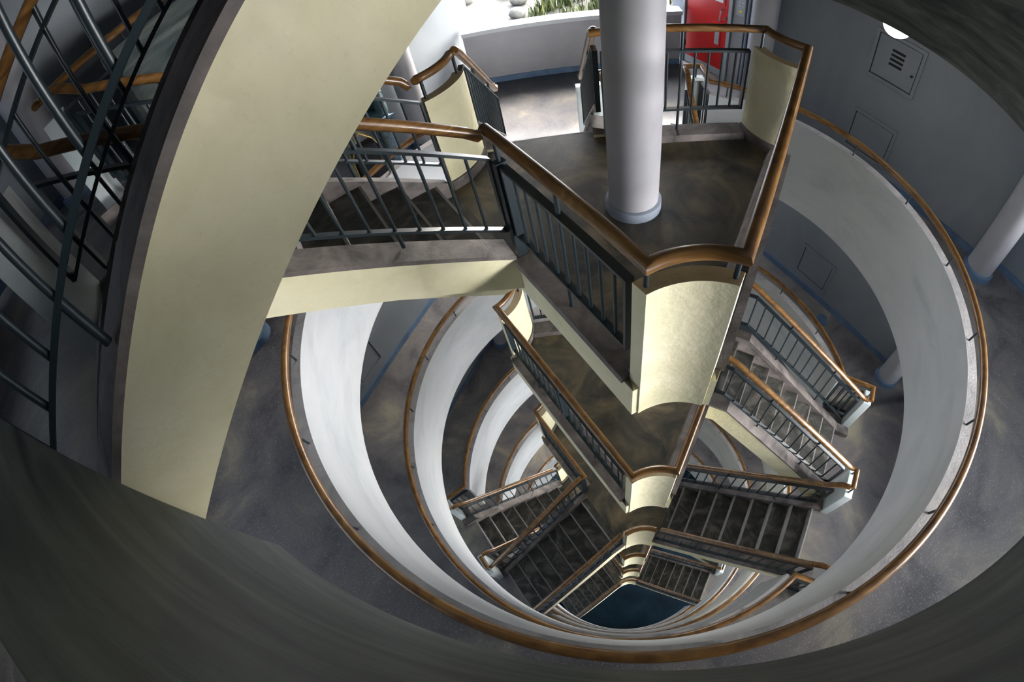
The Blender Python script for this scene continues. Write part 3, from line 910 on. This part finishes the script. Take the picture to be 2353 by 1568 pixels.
# ================================================================== OUTDOORS BEYOND THE REAR LOBBY
mb = MB(); mb.prism([(-9, 8.3), (10, 8.3), (12, 24), (-12, 24)], -3.5, -3.0)
o = structure('ground', mb, M['ground']); o['label'] = 'pale planted terrace outside the rear lobby'
def tuft(x, y, h, n, spread):
    mb = MB()
    for i in range(n):
        a = random.uniform(0, 2 * math.pi); d = random.uniform(0, spread); hh = h * random.uniform(0.5, 1.1)
        bx, by = x + d * math.cos(a), y + d * math.sin(a)
        b = random.uniform(0, 2 * math.pi); w = random.uniform(0.010, 0.022); lean = random.uniform(0.05, 0.55) * hh
        c, s_ = math.cos(b), math.sin(b)
        p0 = Vector((bx - w * s_, by + w * c, -3.0)); p1 = Vector((bx + w * s_, by - w * c, -3.0))
        m0 = Vector((bx + lean * 0.4 * c - w * s_, by + lean * 0.4 * s_ + w * c, -3.0 + hh * 0.6)); m1 = m0 + (p1 - p0)
        tp = Vector((bx + lean * c, by + lean * s_, -3.0 + hh))
        mb.face([p0, p1, m1, m0]); mb.face([m0, m1, tp])
    return mb
o = obj('grass', (lambda m: m)(tuft(1.2, 10.6, 0.42, 1, 0.01)), M['leaf'])
bpy.data.objects.remove(o)
mb = MB()
for i in range(90):
    q = tuft(random.uniform(-0.9, 4.0), random.uniform(9.0, 13.5), random.uniform(0.25, 0.5), 26, 0.28)
    off = len(mb.v); mb.v += q.v; mb.f += [tuple(off + a for a in fc) for fc in q.f]; mb.m += q.m
o = obj('grass', mb, M['leaf']); tag(o, 'yellowish green grass growing on the terrace outside', 'grass', None, 'stuff')
for i in range(9):
    x, y = -3.9 + 1.35 * (i % 3) + random.uniform(-0.2, 0.2), 9.6 + 1.2 * (i // 3) + random.uniform(-0.2, 0.2); r = random.uniform(0.18, 0.32)
    mb = MB(); mb.revolve([(r * math.sin(R(a)) * random.uniform(0.85, 1.1) + 0.01, r * 0.7 * (1 - math.cos(R(a))) - 0.06) for a in (170, 150, 120, 90, 60, 30, 8)], 9)
    o = obj('rock', mb, M['rock'], None, 60); o.location = (x, y, -3.0); o.rotation_euler = (0, 0, random.uniform(0, 6))
    tag(o, 'pale broken rock lying on the terrace outside the rear lobby', 'rock', 'pale rocks on the terrace')
mb = MB(); mb.tube((-3.6, 12.2, -2.86), (-2.1, 12.9, -2.80), 0.05, 10)
tag(obj('orange_pole', mb, M['orange'], None, 40), 'orange pole lying on the rocks outside at the top', 'pole')


# ================================================================== PERSON on the second gallery
def skin_mesh(name, verts, edges, radii, m, parent, root=0, sub=2, loc=(0, 0, 0)):
    me = bpy.data.meshes.new(name); me.from_pydata([tuple(v) for v in verts], edges, [])
    o = bpy.data.objects.new(name, me); COL.objects.link(o); o.parent = parent
    o.modifiers.new('skin', 'SKIN')
    if not me.skin_vertices:
        b = __import__('bmesh').new(); b.from_mesh(me); b.verts.layers.skin.verify(); b.to_mesh(me); b.free()
    for i, r in enumerate(radii):
        sv = me.skin_vertices[0].data[i]; sv.radius = (r, r) if not isinstance(r, tuple) else r; sv.use_root = (i == root)
    q = o.modifiers.new('sub', 'SUBSURF'); q.levels = sub; q.render_levels = sub
    me.materials.append(m)
    for p in me.polygons: p.use_smooth = True
    o.modifiers['skin'].use_smooth_shade = True
    return o


pr = empty('person', (-2.68, 2.95, -2.7), 215)
tag(pr, 'person in teal jacket and jeans standing with crossed arms behind the railings', 'person')
# facing local +x; y to the left
V = [(0, 0, 0.95), (0, 0, 1.12), (0.01, 0, 1.30), (0.0, 0, 1.42), (0.02, 0, 1.50), (0.04, 0, 1.60), (0.035, 0, 1.70),
     (0, 0.095, 0.90), (0.02, 0.10, 0.50), (0, 0.11, 0.08), (0.14, 0.12, 0.03),
     (0, -0.095, 0.90), (0.03, -0.11, 0.50), (0.0, -0.12, 0.08), (0.14, -0.14, 0.03),
     (0, 0.18, 1.38), (0.02, 0.235, 1.12), (0.22, 0.06, 1.13), (0.26, -0.02, 1.14),
     (0, -0.18, 1.38), (0.02, -0.235, 1.13), (0.21, -0.08, 1.20), (0.21, 0.03, 1.24)]
Ed = [(0, 1), (1, 2), (2, 3), (3, 4), (4, 5), (5, 6), (0, 7), (7, 8), (8, 9), (9, 10), (0, 11), (11, 12), (12, 13), (13, 14), (3, 15), (15, 16), (16, 17), (17, 18), (3, 19), (19, 20), (20, 21), (21, 22)]
Rd = [(0.12, 0.15), (0.10, 0.14), (0.11, 0.155), (0.08, 0.10), 0.05, (0.085, 0.075), (0.08, 0.07), 0.085, 0.055, 0.04, 0.03, 0.085, 0.055, 0.04, 0.03, 0.055, 0.042, 0.032, 0.02, 0.055, 0.042, 0.032, 0.02]
skin_mesh('body', V, Ed, Rd, M['skin'], pr)
ji = [0, 1, 2, 3, 15, 16, 17, 19, 20, 21]; mp_ = {a: b for b, a in enumerate(ji)}
skin_mesh('jacket', [V[i] for i in ji], [(mp_[a], mp_[b]) for a, b in Ed if a in mp_ and b in mp_], [(0.16, 0.185), (0.145, 0.18), (0.15, 0.19), (0.09, 0.13), 0.082, 0.072, 0.056, 0.082, 0.072, 0.056], M['jacket'], pr)
ji = [0, 7, 8, 9, 11, 12, 13]; mp_ = {a: b for b, a in enumerate(ji)}
skin_mesh('jeans', [V[i] for i in ji], [(mp_[a], mp_[b]) for a, b in Ed if a in mp_ and b in mp_], [(0.14, 0.17), 0.115, 0.082, 0.07, 0.115, 0.082, 0.07], M['jeans'], pr)
for s in (1, -1):
    skin_mesh('shoe', [(-0.05, s * 0.115, 0.045), (0.06, s * 0.12, 0.05), (0.17, s * 0.13, 0.035)], [(0, 1), (1, 2)], [0.045, 0.05, 0.034], M['shoe'], pr)
mb = MB(); mb.revolve([(0.098 * math.sin(R(a)), 0.125 * math.cos(R(a))) for a in (115, 95, 75, 55, 35, 18, 4)], 20); hr = obj('hair', mb, M['hair'], pr, 60); hr.location = (0.015, 0, 1.655)
# hands with separate fingers, tucked on the sleeves
for base_p, dx, side in (((0.255, -0.03, 1.145), Vector((0.25, -0.95, 0.1)), 1), ((0.205, 0.05, 1.245), Vector((0.15, 0.95, 0.2)), -1)):
    dx = dx.normalized(); up = Vector((0, 0, 1)); ac = dx.cross(up).normalized()
    vs = [Vector(base_p) - dx * 0.05, Vector(base_p), Vector(base_p) + dx * 0.04]; es = [(0, 1), (1, 2)]; rs = [0.022, (0.02, 0.034), (0.016, 0.036)]
    skin_mesh('hand', vs, es, rs, M['skin'], pr)
    for i in range(4):
        o_ = Vector(base_p) + dx * 0.04 + up * (0.030 - 0.02 * i); ln = (0.062, 0.072, 0.068, 0.052)[i]
        skin_mesh('finger', [o_, o_ + dx * ln * 0.5 - ac * 0.004, o_ + dx * ln + ac * 0.012 * side], [(0, 1), (1, 2)], [0.0095, 0.009, 0.0075], M['skin'], pr, 0, 1)
    o_ = Vector(base_p) + up * 0.03
    skin_mesh('thumb', [o_, o_ + up * 0.03 + dx * 0.01, o_ + up * 0.045 + dx * 0.035], [(0, 1), (1, 2)], [0.012, 0.010, 0.008], M['skin'], pr, 0, 1)
# big black bag slung at the person's side
bg_ = empty('shoulder_bag', (-2.86, 2.50, -2.05), 215); tag(bg_, 'large black bag with yellow straps hanging beside the person', 'bag')
mb = MB(); mb.hexa([(-0.20, -0.11, -0.26), (0.20, -0.11, -0.26), (0.20, 0.11, -0.26), (-0.20, 0.11, -0.26), (-0.17, -0.08, 0.26), (0.17, -0.08, 0.26), (0.17, 0.08, 0.26), (-0.17, 0.08, 0.26)])
b_ = obj('bag_body', mb, M['bag'], bg_, None, 0.05)
for y in (-0.06, 0.06):
    mb = MB(); mb.sweep([(-0.018, -0.004), (0.018, -0.004), (0.018, 0.004), (-0.018, 0.004)], [(-0.215, y, -0.15), (-0.20, y, 0.1), (-0.13, y * 0.9, 0.28), (0.0, y * 0.7, 0.42), (0.13, y * 0.9, 0.28), (0.20, y, 0.1), (0.215, y, -0.15)])
    obj('strap', mb, M['strap'], bg_, 60)
